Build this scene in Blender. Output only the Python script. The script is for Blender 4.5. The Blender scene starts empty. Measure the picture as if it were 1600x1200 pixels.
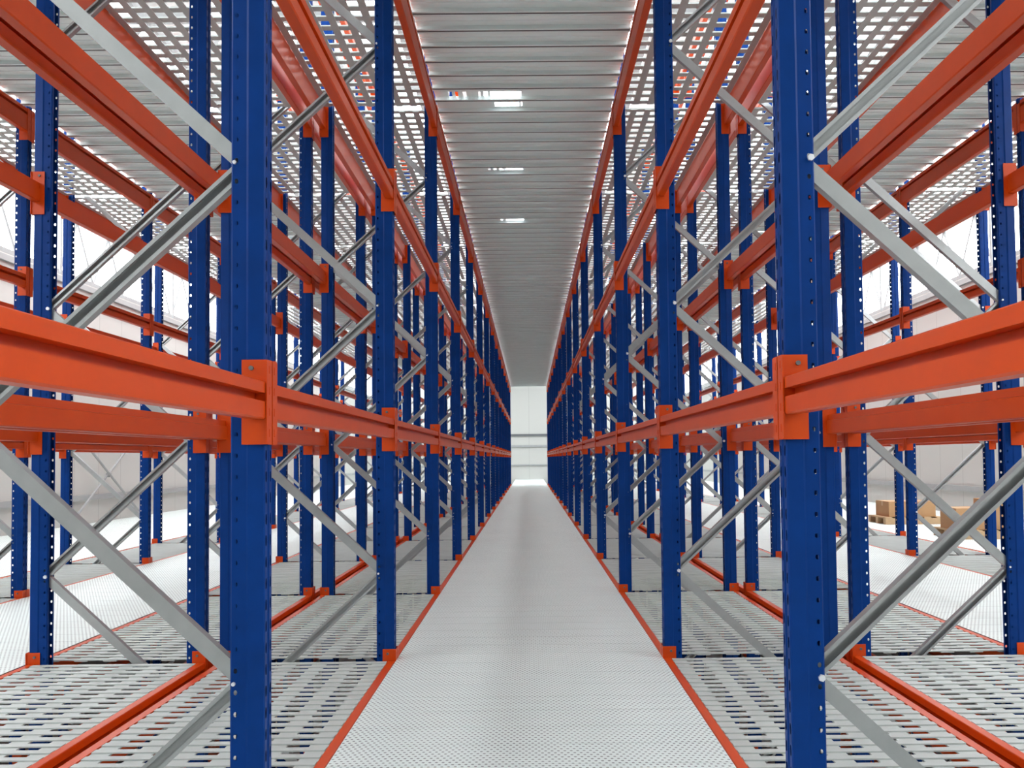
import bpy, math
from mathutils import Matrix, Vector
sc = bpy.context.scene
col = sc.collection

# ------------------------------------------------------------------ camera
CAMX, CAMZ, FPX = 0.0112, 1.1757, 1450.4
YAW, PIT, ROLL = 0.0039, 0.0377, 0.0098
PX, PY = 832.43, 661.25

def rot_rows():
    cy, sy = math.cos(YAW), math.sin(YAW)
    cp, sp = math.cos(PIT), math.sin(PIT)
    cr, sr = math.cos(ROLL), math.sin(ROLL)
    A = Matrix(((cy, -sy, 0), (sy, cy, 0), (0, 0, 1)))
    B = Matrix(((1, 0, 0), (0, cp, sp), (0, -sp, cp)))
    Cm = Matrix(((cr, 0, -sr), (0, 1, 0), (sr, 0, cr)))
    return Cm @ B @ A

ROT = rot_rows()

def project(x, y, z):
    v = ROT @ Vector((x - CAMX, y, z - CAMZ))
    if v.y < 0.05:
        return None
    return PX + FPX * v.x / v.y, PY - FPX * v.z / v.y, v.y

cam_d = bpy.data.cameras.new('camera')
cam = bpy.data.objects.new('camera', cam_d)
col.objects.link(cam)
R, F, U = ROT[0], ROT[1], ROT[2]
cam.matrix_world = Matrix(((R[0], U[0], -F[0], CAMX), (R[1], U[1], -F[1], 0.0), (R[2], U[2], -F[2], CAMZ), (0, 0, 0, 1)))
cam_d.sensor_fit = 'HORIZONTAL'
cam_d.sensor_width = 36.0
cam_d.lens = FPX / 1600 * 36.0
cam_d.shift_x = (800 - PX) / 1600
cam_d.shift_y = (PY - 600) / 1600
cam_d.clip_start = 0.05
cam_d.clip_end = 300
sc.camera = cam

# ------------------------------------------------------------------ light and exposure
world = bpy.data.worlds.new('daylight')
sc.world = world
world.use_nodes = True
wb = world.node_tree.nodes['Background']
wb.inputs[0].default_value = (0.93, 0.97, 1.0, 1)
wb.inputs[1].default_value = 5.0
sc.view_settings.view_transform = 'Standard'
sc.view_settings.look = 'None'
sc.view_settings.gamma = 1
sc.view_settings.use_curve_mapping = False
sc.view_settings.exposure = 0.62
sc.cycles.max_bounces = 8
sc.cycles.diffuse_bounces = 5
sc.cycles.glossy_bounces = 3
sc.cycles.sample_clamp_indirect = 8

# ------------------------------------------------------------------ materials
def nodes_of(m):
    m.use_nodes = True
    nt = m.node_tree
    return nt, nt.nodes, nt.links, nt.nodes['Principled BSDF']

def paint(name, rgb, rough=0.35, metal=0.0, var=0.08, scale=6.0, coat=0.0, spec=0.5):
    m = bpy.data.materials.new(name)
    nt, n, l, b = nodes_of(m)
    tc = n.new('ShaderNodeTexCoord')
    nz = n.new('ShaderNodeTexNoise'); nz.inputs['Scale'].default_value = scale; nz.inputs['Detail'].default_value = 4
    l.new(tc.outputs['Object'], nz.inputs['Vector'])
    mx = n.new('ShaderNodeMix'); mx.data_type = 'RGBA'
    mx.inputs[6].default_value = tuple(c * (1 - var) for c in rgb) + (1,)
    mx.inputs[7].default_value = tuple(min(1, c * (1 + var)) for c in rgb) + (1,)
    l.new(nz.outputs[0], mx.inputs[0]); l.new(mx.outputs[2], b.inputs['Base Color'])
    b.inputs['Roughness'].default_value = rough
    b.inputs['Metallic'].default_value = metal
    b.inputs['Coat Weight'].default_value = coat
    b.inputs['Specular IOR Level'].default_value = spec
    return m

M_BLUE = paint('blue_paint', (0.0003, 0.034, 0.190), 0.45, var=0.25, scale=9, spec=0.12)
M_ORANGE = paint('orange_paint', (0.59, 0.060, 0.0022), 0.36, var=0.10, scale=7, spec=0.28)
M_GALV = paint('galvanised_steel', (0.43, 0.44, 0.44), 0.36, metal=0.75, var=0.12, scale=18)
M_BOLT = paint('zinc_bolt', (0.85, 0.86, 0.9), 0.3, metal=0.5, var=0.05)
M_SLAT = paint('deck_steel', (0.50, 0.53, 0.51), 0.5, metal=0.1, var=0.12, scale=5)
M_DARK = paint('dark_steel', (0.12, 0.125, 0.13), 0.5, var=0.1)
M_GREY = paint('grey_steel', (0.33, 0.34, 0.34), 0.5, var=0.1)
M_WALL_PLAIN = paint('white_steel', (0.8, 0.8, 0.78), 0.5, var=0.03)
M_CARD = paint('cardboard', (0.50, 0.30, 0.15), 0.8, var=0.12, scale=5)
M_WOOD = paint('pallet_wood', (0.55, 0.38, 0.22), 0.8, var=0.2, scale=12)
M_TAPE = paint('packing_tape', (0.62, 0.45, 0.26), 0.35, var=0.05)

def deck_material():
    m = bpy.data.materials.new('perforated_plank_steel')
    nt, n, l, b = nodes_of(m)
    geo = n.new('ShaderNodeNewGeometry')
    sep = n.new('ShaderNodeSeparateXYZ'); l.new(geo.outputs['Position'], sep.inputs[0])
    def math_(op, a, b_=None, **k):
        q = n.new('ShaderNodeMath'); q.operation = op
        for i, v in enumerate((a, b_)):
            if v is None: continue
            if isinstance(v, (int, float)): q.inputs[i].default_value = v
            else: l.new(v, q.inputs[i])
        return q.outputs[0]
    P = 0.026
    # staggered rows of pressed round holes
    row = math_('FLOOR', math_('DIVIDE', sep.outputs[1], P))
    odd = math_('MULTIPLY', math_('MODULO', math_('ABSOLUTE', row), 2.0), 0.5)
    fx = math_('SUBTRACT', math_('FRACT', math_('ADD', math_('DIVIDE', sep.outputs[0], P), odd)), 0.5)
    fy = math_('SUBTRACT', math_('FRACT', math_('DIVIDE', sep.outputs[1], P)), 0.5)
    r = math_('SQRT', math_('ADD', math_('MULTIPLY', fx, fx), math_('MULTIPLY', fy, fy)))
    hole = math_('LESS_THAN', r, 0.23)
    nz = n.new('ShaderNodeTexNoise'); nz.inputs['Scale'].default_value = 1.3; nz.inputs['Detail'].default_value = 5
    l.new(geo.outputs['Position'], nz.inputs['Vector'])
    mx = n.new('ShaderNodeMix'); mx.data_type = 'RGBA'
    mx.inputs[6].default_value = (0.74, 0.81, 0.79, 1); mx.inputs[7].default_value = (0.84, 0.91, 0.885, 1)
    l.new(nz.outputs[0], mx.inputs[0])
    mh = n.new('ShaderNodeMix'); mh.data_type = 'RGBA'
    l.new(mx.outputs[2], mh.inputs[6]); mh.inputs[7].default_value = (0.27, 0.28, 0.28, 1)
    l.new(hole, mh.inputs[0]); l.new(mh.outputs[2], b.inputs['Base Color'])
    bump = n.new('ShaderNodeBump'); bump.inputs['Strength'].default_value = 0.35; bump.inputs['Distance'].default_value = 0.004
    l.new(math_('SMOOTH_MIN', r, 0.4), bump.inputs['Height']); l.new(bump.outputs[0], b.inputs['Normal'])
    b.inputs['Roughness'].default_value = 0.5
    b.inputs['Metallic'].default_value = 0.15
    return m
M_DECK = deck_material()
M_TRAY = paint('bright_plank_steel', (0.83, 0.92, 0.91), 0.5, metal=0.0, var=0.08, scale=3)

def wall_material():
    m = bpy.data.materials.new('white_wall_panels')
    nt, n, l, b = nodes_of(m)
    geo = n.new('ShaderNodeNewGeometry')
    sep = n.new('ShaderNodeSeparateXYZ'); l.new(geo.outputs['Position'], sep.inputs[0])
    ad = n.new('ShaderNodeMath'); ad.operation = 'ADD'
    l.new(sep.outputs[0], ad.inputs[0]); l.new(sep.outputs[1], ad.inputs[1])
    sc_ = n.new('ShaderNodeMath'); sc_.operation = 'PINGPONG'; sc_.inputs[1].default_value = 0.5
    l.new(ad.outputs[0], sc_.inputs[0])
    gt = n.new('ShaderNodeMath'); gt.operation = 'GREATER_THAN'; gt.inputs[1].default_value = 0.01
    l.new(sc_.outputs[0], gt.inputs[0])
    mx = n.new('ShaderNodeMix'); mx.data_type = 'RGBA'
    mx.inputs[6].default_value = (0.38, 0.38, 0.36, 1); mx.inputs[7].default_value = (0.50, 0.50, 0.475, 1)
    l.new(gt.outputs[0], mx.inputs[0]); l.new(mx.outputs[2], b.inputs['Base Color'])
    b.inputs['Roughness'].default_value = 0.6
    return m
M_WALL = wall_material()
M_CONC = paint('pale_concrete', (0.62, 0.62, 0.60), 0.55, var=0.1, scale=0.8)

def emit(name, rgb, s):
    m = bpy.data.materials.new(name)
    nt, n, l, b = nodes_of(m)
    b.inputs['Base Color'].default_value = (0.9, 0.9, 0.9, 1)
    b.inputs['Emission Color'].default_value = rgb + (1,)
    b.inputs['Emission Strength'].default_value = s
    return m
M_LAMP = emit('lamp_glow', (1.0, 0.98, 0.95), 14.0)

# ------------------------------------------------------------------ mesh helpers
class MB:
    def __init__(s): s.v = []; s.f = []
    def box(s, x0, x1, y0, y1, z0, z1):
        b = len(s.v)
        s.v += [(x0, y0, z0), (x1, y0, z0), (x1, y1, z0), (x0, y1, z0), (x0, y0, z1), (x1, y0, z1), (x1, y1, z1), (x0, y1, z1)]
        s.f += [tuple(b + i for i in q) for q in ((0, 3, 2, 1), (4, 5, 6, 7), (0, 1, 5, 4), (1, 2, 6, 5), (2, 3, 7, 6), (3, 0, 4, 7))]
    def sweep(s, prof, p0, p1, ex, ez, closed=True, caps=True):
        """profile of (a, b) carried along p0 > p1 with a along ex and b along ez"""
        p0, p1, ex, ez = Vector(p0), Vector(p1), Vector(ex), Vector(ez)
        b = len(s.v); n = len(prof)
        for p in (p0, p1):
            for a, c in prof: s.v.append(tuple(p + ex * a + ez * c))
        for i in range(n if closed else n - 1):
            j = (i + 1) % n
            s.f.append((b + i, b + j, b + n + j, b + n + i))
        if closed and caps:
            s.f.append(tuple(b + i for i in range(n))[::-1]); s.f.append(tuple(b + n + i for i in range(n)))
    def cyl(s, p0, p1, r, n=12, r1=None):
        p0, p1 = Vector(p0), Vector(p1)
        d = (p1 - p0).normalized()
        a = d.orthogonal().normalized(); c = d.cross(a)
        b = len(s.v); r1 = r if r1 is None else r1
        for p, rr in ((p0, r), (p1, r1)):
            for i in range(n):
                t = 2 * math.pi * i / n
                s.v.append(tuple(p + (a * math.cos(t) + c * math.sin(t)) * rr))
        for i in range(n):
            j = (i + 1) % n
            s.f.append((b + i, b + j, b + n + j, b + n + i))
        s.f.append(tuple(b + i for i in range(n))[::-1]); s.f.append(tuple(b + n + i for i in range(n)))
    def tube(s, pts, r, n=8):
        for i in range(len(pts) - 1): s.cyl(pts[i], pts[i + 1], r, n)
    def mesh(s, name, mat):
        m = bpy.data.meshes.new(name)
        m.from_pydata(s.v, [], s.f); m.update(); m.materials.append(mat)
        return m

def put(name, mesh, parent=None, loc=(0, 0, 0), rz=0):
    o = bpy.data.objects.new(name, mesh); col.objects.link(o)
    o.location = loc; o.rotation_euler = (0, 0, rz)
    if parent: o.parent = parent
    return o

def thing(name, label, cat, loc=(0, 0, 0), rz=0, group=None, mesh=None):
    o = put(name, mesh, None, loc, rz)
    o['label'] = label; o['category'] = cat
    if group: o['group'] = group
    return o

def structure(name, mb, mat, label=None):
    o = put(name, mb.mesh(name, mat)); o['kind'] = 'structure'
    if label: o['label'] = label
    return o

# ------------------------------------------------------------------ the layout
Y0, BAY = 2.889, 2.7
NF = 15                                   # frames in a row
DEPTH, UD, UW = 1.035, 0.105, 0.045       # frame depth, upright depth, half width
LEVELS = [-0.075, 1.356, 2.80, 4.205]      # connector centres
XA, XB, XC = 0.80, 2.96, 4.47             # aisle faces of the three racks of each side
WX, YB, ZG, ZT = 8.6, 52.0, -4.2, 7.2     # side walls, back wall, ground, wall top
yk = lambda k: Y0 + BAY * k
PL = 0.2575                               # plank pitch

# ------------------------------------------------------------------ the setting
def planks(name, x0, x1, y0, y1, ztop, thick, mat, label, holes=(), OY=6.22, PL=PL):
    mb = MB()
    k0 = math.floor((y0 - OY) / PL)
    k = k0
    while OY + k * PL < y1:
        gp = 0.0 if thick > 0.011 else 0.002
        a = max(y0, OY + k * PL + gp); b = min(y1, OY + (k + 1) * PL - gp)
        if b - a < 0.01: k += 1; continue
        # the top sheet, cut where a slot is open
        cuts = sorted([h for h in holes if h[2] > a and h[2] < b], key=lambda h: h[0])
        x = x0
        for hx0, hx1, hy, hh in cuts:
            mb.box(x, hx0, a, b, ztop - 0.003, ztop)
            mb.box(hx0, hx1, a, hy - hh, ztop - 0.003, ztop)
            mb.box(hx0, hx1, hy + hh, b, ztop - 0.003, ztop)
            x = hx1
        mb.box(x, x1, a, b, ztop - 0.003, ztop)
        if thick > 0.011:      # folded edges with a return lip
            e, zb = 0.013, ztop - thick
            mb.box(x0, x1, a + e, a + e + 0.003, zb, ztop - 0.003)
            mb.box(x0, x1, b - e - 0.003, b - e, zb, ztop - 0.003)
            mb.box(x0, x1, a + e + 0.003, a + e + 0.018, zb, zb + 0.003)
            mb.box(x0, x1, b - e - 0.018, b - e - 0.003, zb, zb + 0.003)
            m = (a + b) / 2
            if not cuts and b - a > 0.2:
                for q in (-0.045, 0.03): mb.box(x0, x1, m + q, m + q + 0.015, ztop - 0.012, ztop - 0.003)
        k += 1
    return structure(name, mb, mat, label)

YS = -4.9
OYC, PLC = 6.522, 0.27                  # overhead planks
planks('floor', -XA + 0.012, XA - 0.012, YS, YB, -0.010, 0.01, M_DECK, 'perforated steel walkway down the middle')
for s in (-1, 1):
    w = 'left' if s < 0 else 'right'
    a, b = sorted((s * (XB + 0.012), s * (XC - 0.012)))
    planks('floor', a, b, 3.0, YB, -0.010, 0.01, M_DECK, 'perforated steel walkway between the racks on the ' + w)
    a, b = sorted((s * (XC + DEPTH + 0.012), s * WX))
    planks('floor', a, b, 6.0, YB, -0.010, 0.01, M_DECK, 'steel deck between the outermost rack and the wall on the ' + w)
slots = [(-0.29, -0.03, 8.07, 0.062), (-0.345, -0.31, 8.07, 0.055), (-0.39, -0.37, 8.07, 0.055), (-0.52, -0.49, 8.07, 0.055), (-0.585, -0.56, 8.07, 0.055), (-0.64, -0.61, 8.07, 0.055),
         (-0.26, -0.05, 8.30, 0.065), (-0.035, -0.02, 8.30, 0.055), (-0.28, -0.03, 10.17, 0.07), (-0.34, -0.31, 10.17, 0.06), (-0.40, -0.37, 10.17, 0.06),
         (-0.26, -0.03, 12.37, 0.06), (-0.33, -0.30, 12.37, 0.05)]
slots = [(a * 1.048, b * 1.048, c, d) for a, b, c, d in slots]
planks('ceiling', -XA + 0.0068, XA - 0.0068, YS, yk(14) + 0.3, 4.392, 0.038, M_TRAY, 'steel plank upper deck over the middle walkway', slots, OYC, PLC)
for s in (-1, 1):
    w = 'left' if s < 0 else 'right'
    a, b = sorted((s * (XB + 0.0068), s * (XC - 0.0068)))
    sl = [tuple(sorted((s * xx, s * (xx + ww)))) + (yy, 0.06) for xx, ww, yy in
          ((3.3, .3, 10.977), (3.75, .35, 10.977), (3.2, .25, 10.707), (3.6, .2, 10.707), (3.3, .3, 13.137), (3.7, .3, 13.137), (3.4, .4, 15.297))]
    planks('ceiling', a, b, 3.0, yk(14) + 0.3, 4.392, 0.038, M_TRAY, 'steel plank upper deck over the second walkway on the ' + w, sl, OYC, PLC)
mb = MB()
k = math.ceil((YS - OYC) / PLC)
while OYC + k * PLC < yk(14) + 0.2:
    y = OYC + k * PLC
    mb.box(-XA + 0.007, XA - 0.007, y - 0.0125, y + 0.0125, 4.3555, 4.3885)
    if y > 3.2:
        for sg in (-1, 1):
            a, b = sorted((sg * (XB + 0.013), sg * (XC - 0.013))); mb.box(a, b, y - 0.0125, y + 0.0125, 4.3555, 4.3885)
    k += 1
structure('joint_shade_strips', mb, M_DARK, 'dark strips standing in for shade in the overhead plank joints')  # dark boxes imitate the shadow gaps between planks
mb = MB(); mb.box(-WX, WX, -6, YB, ZG - 0.1, ZG); structure('floor', mb, M_CONC, 'pale concrete ground floor seen through the decks')
mb = MB(); mb.box(-WX - 0.1, -WX, -5, YB, ZG, 4.65); structure('wall_left', mb, M_WALL)
mb = MB(); mb.box(WX, WX + 0.1, -5, YB, ZG, 4.65); structure('wall_right', mb, M_WALL)
mb = MB(); mb.box(-WX - 0.1, WX + 0.1, -5.1, -5.0, ZG, ZT); structure('wall_front_light_block', mb, M_WALL)  # unseen wall added behind the camera to cut frontal light
mb = MB(); mb.box(-WX - 0.1, WX + 0.1, YB, YB + 0.1, ZG, ZT); structure('wall_back', mb, M_WALL)

# ------------------------------------------------------------------ rack frame
ZU0, ZU1, PITCH = ZG, 5.8, 0.065

def upright_mesh():
    mb = MB()
    prof = [(0.007, 0.0), (0.007, 0.006), (0.0, 0.011), (0.0, 0.036), (0.004, 0.040), (0.050, UW), (0.057, 0.041), (0.100, 0.041), (UD, 0.036), (UD, 0.020)]
    perf = {2: (0.011, 0.018, 0.5), 6: (0.008, 0.008, 0.72)}        # segments that carry holes
    rows = int((ZU1 - ZU0) / PITCH)
    for sy in (1, -1):
        for i in range(len(prof) - 1):
            (x0, y0), (x1, y1) = prof[i], prof[i + 1]
            y0 *= sy; y1 *= sy
            if i not in perf:
                b = len(mb.v)
                mb.v += [(x0, y0, ZU0), (x1, y1, ZU0), (x1, y1, ZU1), (x0, y0, ZU1)]; mb.f.append((b, b + 1, b + 2, b + 3))
                continue
            hw, hh, tc = perf[i]
            L = math.hypot(x1 - x0, y1 - y0); ux, uy = (x1 - x0) / L, (y1 - y0) / L
            c = L * tc; hw = hw * 0.7
            P = lambda t, z: (x0 + ux * t, y0 + uy * t, z)
            for r in range(rows):
                z0 = ZU0 + (ZU1 - ZU0) * r / rows; z1 = ZU0 + (ZU1 - ZU0) * (r + 1) / rows; zc = (z0 + z1) / 2
                out = [P(0, z0), P(c, z0), P(L, z0), P(L, zc), P(L, z1), P(c, z1), P(0, z1), P(0, zc)]
                q = 0.72
                inn = [P(c - hw * q, zc - hh * q), P(c, zc - hh), P(c + hw * q, zc - hh * q), P(c + hw, zc), P(c + hw * q, zc + hh * q), P(c, zc + hh), P(c - hw * q, zc + hh * q), P(c - hw, zc)]
                b = len(mb.v); mb.v += out + inn
                for a in range(8):
                    d = (a + 1) % 8
                    mb.f.append((b + a, b + d, b + 8 + d, b + 8 + a))
    return mb.mesh('upright', M_BLUE)

ME_UP = upright_mesh()

def brace_mesh(up, open_front):
    """lipped channel from the bolt line of one upright to the other; rises by 0.8"""
    xa, xb = UD - 0.022, DEPTH - UD + 0.022
    za, zb = (0, 0.8) if up else (0.8, 0)
    p0, p1 = Vector((xa, 0, za)), Vector((xb, 0, zb))
    d = (p1 - p0).normalized(); perp = Vector((-d.z, 0, d.x))
    if perp.z < 0: perp = -perp
    p0 += perp * 0.0; w, t, h = 0.024, 0.017, 0.0025
    o = -1 if not open_front else 1                     # web side
    # C section with lips, drawn as a thin closed profile (a = across in the frame plane, c = along Y)
    pr = [(-w, -t), (w, -t), (w, t), (w - 0.012, t), (w - 0.012, t - h), (w - h, t - h), (w - h, -t + h), (-w + h, -t + h), (-w + h, t - h), (-w + 0.012, t - h), (-w + 0.012, t), (-w, t)]
    pr = [(a, -o * c) for a, c in pr]
    mb = MB(); mb.sweep(pr, p0, p1, perp, Vector((0, 1, 0)))
    return mb.mesh('brace', M_GALV)

# a: front end high, back end low; b: back end high, front end low
ME_BR_A = brace_mesh(False, False)
ME_BR_B = brace_mesh(True, True)
mb = MB(); mb.cyl((0, -0.049, 0), (0, 0.049, 0), 0.006, 8); mb.cyl((0, -0.041, 0), (0, -0.050, 0), 0.011, 6); ME_BOLT = mb.mesh('bolt', M_BOLT)

ORD = ['nearest', 'second', 'third', 'fourth', 'fifth', 'sixth', 'seventh', 'eighth', 'ninth', 'tenth', 'eleventh', 'twelfth', 'thirteenth', 'fourteenth', 'fifteenth', 'sixteenth']
RNAME = {'A': 'rack beside the walkway', 'B': 'second rack', 'C': 'outermost rack'}
ROWS = []
for s in (-1, 1):
    for r, x, flip in (('A', XA, 0), ('B', XB, 1), ('C', XC, 0)):
        ROWS.append((s, r, s * x, (0 if s > 0 else math.pi) + flip * math.pi))

FIRST = {'A': 0, 'B': 0, 'C': 1}
for s, r, x, rz in ROWS:
    side = 'left' if s < 0 else 'right'
    for k in range(FIRST[r], NF):
        lab = 'blue perforated upright frame with grey diagonal braces, %s in the %s %s' % (ORD[k - FIRST[r]], side, {'A': 'walkway rack', 'B': 'second rack', 'C': 'outermost rack'}[r])
        t = thing('rack_upright', lab, 'rack frame', (x, yk(k), 0), rz, 'upright frames of the pallet racks')
        put('upright', ME_UP, t)
        put('upright', ME_UP, t, (DEPTH, 0, 0), math.pi)
        for n in range(-2, 3):
            zf = 0.5 + 1.6 * n
            a = put('brace', ME_BR_A, t, (0, 0, zf - 0.8 - 0.012))          # front zf down to back zf-0.8
            b = put('brace', ME_BR_B, t, (0, 0, zf + 0.012))
            if k < 4:
                put('bolt', ME_BOLT, a, (UD - 0.012, 0, 0.8 + 0.012))
                put('bolt', ME_BOLT, b, (DEPTH - UD + 0.012, 0, 0.8))

# ------------------------------------------------------------------ beams
HB = BAY / 2 - UW - 0.001
SEC = [(-0.003, 0.062), (-0.006, 0.059), (-0.006, 0.027), (0.027, 0.027), (0.027, 0.006), (-0.006, 0.001), (-0.006, -0.048), (-0.001, -0.053), (0.039, -0.053), (0.044, -0.048), (0.044, 0.026), (0.036, 0.029), (0.036, 0.062)]

SEC_TALL = [(a, c + 0.093 if c > -0.02 else c) for a, c in SEC]        # the deeper beams that carry the upper deck
def rail_into(mb, o=Vector((0, 0, 0)), sx=1, sec=SEC):
    mb.sweep([(a * sx, c) for a, c in sec], o + Vector((0, -HB + 0.004, 0)), o + Vector((0, HB - 0.004, 0)), (1, 0, 0), (0, 0, 1))

def conn_into(mb, e, o=Vector((0, 0, 0)), sx=1, fine=True, zt=0.13):
    def bx(x0, x1, y0, y1, z0, z1):
        a, b = sorted((x0 * sx, x1 * sx)); c, d = sorted((y0 * e, y1 * e))
        mb.box(o.x + a, o.x + b, o.y + c, o.y + d, o.z + z0, o.z + z1)
    bx(-0.012, 0.068, HB - 0.004, HB, -0.13, zt)
    bx(-0.012, -0.008, HB, HB + UW - 0.004, -0.13, zt)
    if fine:
        bx(-0.012, -0.010 + 0.002, HB - 0.012, HB - 0.004, -0.128, zt - 0.002)
        for z in (-0.095, -0.03, 0.035, 0.10):             # pressed hooks
            bx(-0.0135, -0.012, HB + 0.012, HB + 0.026, z - 0.012, z + 0.012)

mb = MB(); rail_into(mb); ME_RAIL = mb.mesh('box_section', M_ORANGE)
mb = MB(); rail_into(mb, sec=SEC_TALL); ME_RAIL_T = mb.mesh('box_section', M_ORANGE)
ME_CON, ME_CON_T = [], []
for e in (1, -1):
    mb = MB(); conn_into(mb, e); ME_CON.append(mb.mesh('end_connector', M_ORANGE))
    mb = MB(); conn_into(mb, e, zt=0.154); ME_CON_T.append(mb.mesh('end_connector', M_ORANGE))
mb = MB(); mb.cyl((0.038, HB - 0.004, 0.104), (0.038, HB - 0.012, 0.104), 0.0075, 8); ME_PIN_A = mb.mesh('locking_pin', M_DARK)
mb = MB(); mb.cyl((0.038, -HB + 0.004, 0.104), (0.038, -HB + 0.012, 0.104), 0.0075, 8); ME_PIN_B = mb.mesh('locking_pin', M_DARK)

LNAME = ['at floor level', 'at eye level', 'above head height', 'under the upper deck']
def line_name(r, front, side):
    if r == 'A':
        return 'lining the %s of the walkway' % side if front else 'at back of %s walkway rack' % side
    n = 'second' if r == 'B' else 'outermost'
    near = (r == 'C') == front
    return 'on %s side of %s %s rack' % ('near' if near else 'far', n, side)

cands = []
for s, r, x, rz in ROWS:
    side = 'left' if s < 0 else 'right'
    out = s if (r != 'B') else -s                 # world direction of the frame's depth
    for front in (True, False):
        xx = x if front else x + out * DEPTH
        brz = rz if front else rz + math.pi
        lo = {'A': -1 if front else 0, 'B': 0, 'C': 1}[r]
        for k in range(lo, NF - 1):
            yc = yk(k) + BAY / 2
            for li, zc in enumerate(LEVELS + [-1.50, -2.95, 5.6]):
                pts = [project(xx, yc - 1.3 + 2.6 * q / 12, zc + 0.02) for q in range(13)]
                vis = [p for p in pts if p and -10 < p[0] < 1610 and -10 < p[1] < 1210]
                if len(vis) < 1:
                    if li < 4 and k >= 0: cands.append((0.0, s, r, front, k, li, xx, brz, yc, zc))
                    continue
                L = math.hypot(vis[-1][0] - vis[0][0], vis[-1][1] - vis[0][1]) + 1
                H = sum(115 * 1.45 / p[2] for p in vis) / len(vis)
                sz = L * H * (1.6 if r == 'A' and front else 1.0) * (1 if li < 4 else 0)
                cands.append((sz, s, r, front, k, li, xx, brz, yc, zc))
cands.sort(key=lambda c: (-c[0], c[1], c[2], c[4], c[5]))
KEEP = 300
rest = MB()
for i, (sz, s, r, front, k, li, xx, brz, yc, zc) in enumerate(cands):
    side = 'left' if s < 0 else 'right'
    if i < KEEP and sz > 0:
        lo = {'A': -1 if front else 0, 'B': 0, 'C': 1}[r]
        lab = 'orange beam %s, %s bay away, %s' % (LNAME[li], ORD[k + 1], line_name(r, front, side))
        t = thing('rack_beam', lab, 'rack beam', (xx, yc, zc), brz, 'orange beams of the pallet racks')
        t['kind'] = 'thing'
        put('box_section', ME_RAIL_T if li == 3 else ME_RAIL, t)
        mc = ME_CON_T if li == 3 else ME_CON
        ca = put('end_connector', mc[0], t); cb = put('end_connector', mc[1], t)
        if k < 2:
            put('locking_pin', ME_PIN_A, ca); put('locking_pin', ME_PIN_B, cb)
    else:
        sx = 1 if abs(math.cos(brz) - 1) < 0.1 else -1
        o = Vector((xx, yc, zc))
        rail_into(rest, o, sx, SEC_TALL if li == 3 else SEC); conn_into(rest, 1, o, sx, False); conn_into(rest, -1, o, sx, False)
o = put('rack_beam', rest.mesh('rack_beam_rest', M_ORANGE))
o['label'] = 'small far-off and lower orange beams crowding between the distant blue frames'
o['category'] = 'rack beam'; o['kind'] = 'stuff'; o['group'] = 'orange beams of the pallet racks'

# ------------------------------------------------------------------ open decks on the rack beams
def deck_mesh(pitch, sw, sh, lp, lw):
    mb = MB(); x0, x1 = 0.040, DEPTH - 0.040
    y0, y1 = -HB + 0.02, HB - 0.02
    n = int((y1 - y0) / pitch)
    for i in range(n):
        y = y0 + (y1 - y0 - sw) * i / (n - 1)
        mb.box(x0, x1, y, y + sw, -sh, 0.0)
    m = int((x1 - x0) / lp)
    for j in range(m + 1):
        x = x0 + (x1 - x0 - lw) * j / m
        mb.box(x, x + lw, y0, y1, -sh - 0.006, -sh)
    return mb.mesh('deck_panel', M_SLAT)
ME_DECK = {'floor': deck_mesh(0.088, 0.042, 0.006, 0.19, 0.080), 'overhead': deck_mesh(0.14, 0.066, 0.010, 0.125, 0.055)}
for s, r, x, rz in ROWS:
    side = 'left' if s < 0 else 'right'
    for k in range(FIRST[r] - (1 if r == 'A' else 0), NF - 1):
        for zt, wn in ((-0.012, 'floor'), (4.359, 'overhead')):
            thing('deck_panel', 'slatted grey steel deck panel, %s, %s bay away, in the %s %s' % (wn, ORD[k + 1], side, {'A': 'walkway rack', 'B': 'second rack', 'C': 'outermost rack'}[r]),
                  'deck panel', (x, yk(k) + BAY / 2, zt), rz, 'slatted deck panels of the racks', ME_DECK[wn])

# ------------------------------------------------------------------ far wall rails, side wall rails
for z, h, nm in ((2.47, 0.13, 'highest dark'), (1.86, 0.12, 'middle grey'), (0.80, 0.07, 'lowest thin grey')):
    mb = MB(); mb.box(-WX + 0.02, WX - 0.02, YB - 0.08, YB - 0.001, z - h / 2, z + h / 2)
    thing('wall_rail', '%s horizontal rail on the far end wall' % nm, 'rail', mesh=mb.mesh('wall_rail', M_DARK if h > .125 else M_GREY), group='rails on the end wall')
for s in (-1, 1):
    side = 'left' if s < 0 else 'right'
    for z in (0.5, 4.3, 4.55):
        mb = MB(); a, b = sorted((s * (WX - 0.001), s * (WX - 0.07))); mb.box(a, b, 8, YB - 0.2, z - 0.05, z + 0.05)
        thing('wall_rail', '%s grey horizontal rail along the white %s wall' % ('low' if z < 1 else ('lower of two high' if z < 4.4 else 'topmost'), side), 'rail', mesh=mb.mesh('wall_rail', M_GREY), group='rails on the side walls')

xw = -WX + 0.14
mb = MB(); mb.cyl((xw, 17.2, 0.05), (xw, 20.2, 1.8), 0.025, 6); mb.cyl((xw + 0.05, 17.2, 1.8), (xw + 0.05, 20.2, 0.05), 0.025, 6)
mb.box(xw - 0.02, xw + 0.06, 18.66, 18.74, 0.88, 0.96)
thing('cross_brace', 'grey X of crossed rods low on the white left wall', 'brace', mesh=mb.mesh('cross_brace', M_GREY))

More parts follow.
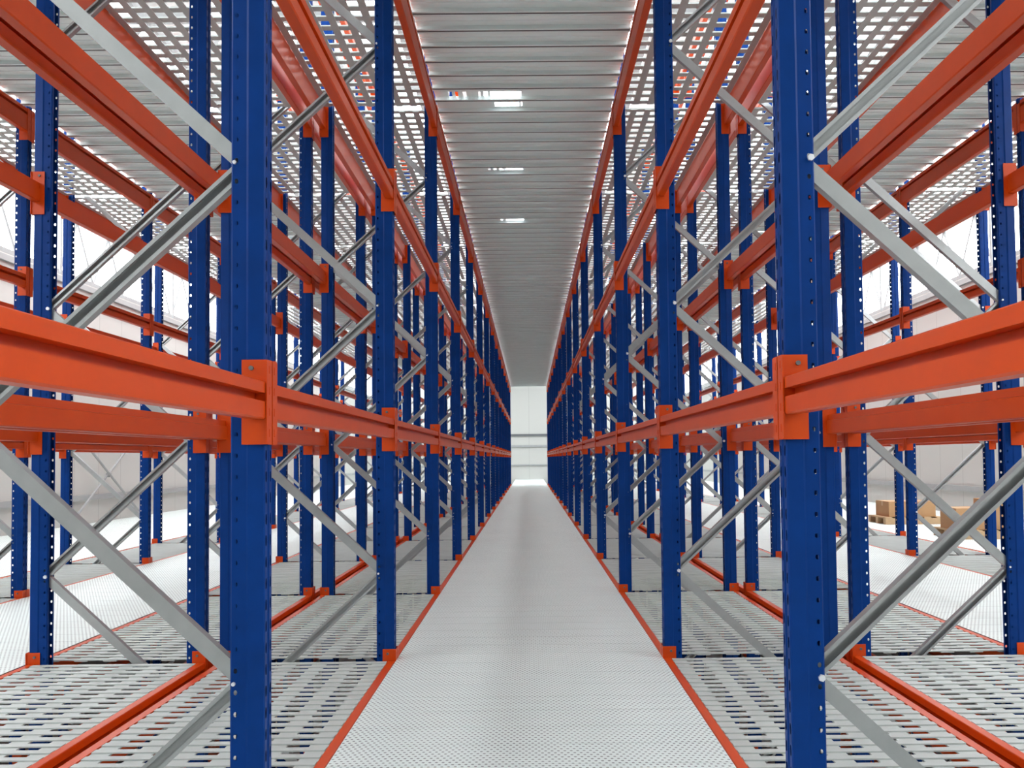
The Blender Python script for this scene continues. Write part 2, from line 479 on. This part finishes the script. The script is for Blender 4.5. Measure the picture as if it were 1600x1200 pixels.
# ------------------------------------------------------------------ roof trusses and lamps
def truss_mesh():
    mb = MB(); zb, zt = 5.85, 6.75
    x0, x1 = -WX + 0.02, WX - 0.02
    mb.box(x0, x1, -0.06, 0.06, zb, zb + 0.1); mb.box(x0, x1, -0.06, 0.06, zt, zt + 0.1)
    n = 16
    for i in range(n):
        a = x0 + (x1 - x0) * i / n; b = x0 + (x1 - x0) * (i + 1) / n; m = (a + b) / 2
        mb.cyl((a + 0.03, 0, zb + 0.1), (m, 0, zt), 0.03, 6); mb.cyl((m, 0, zt), (b - 0.03, 0, zb + 0.1), 0.03, 6)
    return mb.mesh('roof_truss', M_GREY)
ME_TR = truss_mesh()
for i in range(9):
    y = 6.2 + i * 5.4
    thing('roof_truss', 'grey lattice roof truss spanning the hall, %s from the front' % ('first' if i == 0 else ORD[i]), 'roof truss', (0, y, 0), 0, 'roof trusses', ME_TR)
mb = MB()
for x in [-8.2 + 1.64 * j for j in range(11)]:
    mb.box(x - 0.05, x + 0.05, -2, YB, 6.86, 7.0)
structure('trim_1', mb, M_GREY, 'roof purlins')
mb = MB()
for j in range(10):
    x = -8.2 + 1.64 * j + 0.1
    mb.box(x, x + 0.85, -5, YB, 7.0, 7.03)
mb.box(-2.5, 2.5, 41.2, YB, 7.04, 7.07); mb.box(-WX, WX, -5, -0.5, 7.04, 7.07)  # unseen solid sheets added to dim the far end and the near walkway
structure('ceiling', mb, M_WALL_PLAIN, 'white roof sheets between open skylight strips, with solid sheets added to block light')

def girder_mesh():
    mb = MB(); L = 5.34; zb, zt = 4.652, 5.84
    mb.box(-0.05, 0.05, -L / 2, L / 2, zb, zb + 0.08); mb.box(-0.05, 0.05, -L / 2, L / 2, zt - 0.08, zt)
    mb.box(-0.04, 0.04, -L / 2, -L / 2 + 0.08, zb + 0.08, zt - 0.08)
    n = 4
    for i in range(n):
        a = -L / 2 + 0.04 + (L - 0.08) * i / n; b = a + (L - 0.08) / n; m = (a + b) / 2
        mb.cyl((0, a, zb + 0.06), (0, m, zt - 0.06), 0.028, 6); mb.cyl((0, m, zt - 0.06), (0, b, zb + 0.06), 0.028, 6)
    return mb.mesh('lattice_girder', M_GREY)
ME_GI = girder_mesh()
for s in (-1, 1):
    for i in range(8):
        thing('lattice_girder', 'grey lattice girder on top of the %s wall, %s from the front' % ('left' if s < 0 else 'right', ORD[i] if i else 'first'), 'girder', (s * (WX + 0.05), 8.9 + 5.4 * i, 0), 0, 'lattice girders above the side walls', ME_GI)

def lamp(x, y, lab):
    t = thing('high_bay_lamp', lab, 'lamp', (x, y, 0), 0, 'round hanging lamps')
    mb = MB(); mb.cyl((0, 0, 5.20), (0, 0, 5.40), 0.26, 20, 0.10); mb.cyl((0, 0, 5.40), (0, 0, 5.52), 0.09, 12); put('lamp_shade', mb.mesh('lamp_shade', M_WALL_PLAIN), t)
    mb = MB(); mb.cyl((0, 0, 5.165), (0, 0, 5.198), 0.24, 20); put('light_panel', mb.mesh('light_panel', M_LAMP), t)
    mb = MB(); mb.cyl((0, 0, 5.52), (0, 0, 5.85), 0.008, 6); put('hanging_rod', mb.mesh('hanging_rod', M_DARK), t)
for s in (-1, 1):
    for i in range(6):
        lamp(s * 6.9, 11.6 + 5.4 * i, 'white round hanging lamp near the %s wall, %s from the front' % ('left' if s < 0 else 'right', ORD[i] if i else 'first'))

# ------------------------------------------------------------------ cartons by the right wall
def pallet(x, y, lab):
    t = thing('wooden_pallet', lab, 'pallet', (x, y, -0.010), 0, 'wooden pallets near the right wall')
    for i in range(5):
        mb = MB(); mb.box(-0.5 + i * 0.22, -0.5 + i * 0.22 + 0.12, -0.4, 0.4, 0.10, 0.122); put('top_board', mb.mesh('top_board', M_WOOD), t)
    for j in (-0.4, -0.05, 0.3):
        mb = MB(); mb.box(-0.5, 0.5, j, j + 0.1, 0.0, 0.10); put('stringer', mb.mesh('stringer', M_WOOD), t)
def carton(x, y, z, w, d, h, lab, rz=0):
    t = thing('cardboard_box', lab, 'box', (x, y, z), rz, 'brown cartons near the right wall')
    mb = MB(); mb.box(-w / 2, w / 2, -d / 2, d / 2, 0, h); put('carton', mb.mesh('carton', M_CARD), t)
    mb = MB(); mb.box(-w / 2 - 0.001, w / 2 + 0.001, -0.03, 0.03, h, h + 0.001); mb.box(-w / 2 - 0.0015, -w / 2 - 0.0005, -0.03, 0.03, h - 0.08, h); put('tape', mb.mesh('tape', M_TAPE), t)
pallet(6.45, 13.3, 'wooden pallet under two brown cartons, the nearer one by the right wall')
carton(6.2, 13.3, 0.112, 0.42, 0.5, 0.30, 'squat brown carton on left end of the nearer pallet by the right wall')
carton(6.68, 13.3, 0.112, 0.40, 0.5, 0.42, 'taller brown carton on right end of the nearer pallet by the right wall')
pallet(6.55, 16.2, 'wooden pallet under one wide brown carton, farther along the right wall')
carton(6.55, 16.2, 0.112, 0.8, 0.6, 0.26, 'wide brown carton on the farther pallet by the right wall')
print('objects', len(bpy.data.objects))
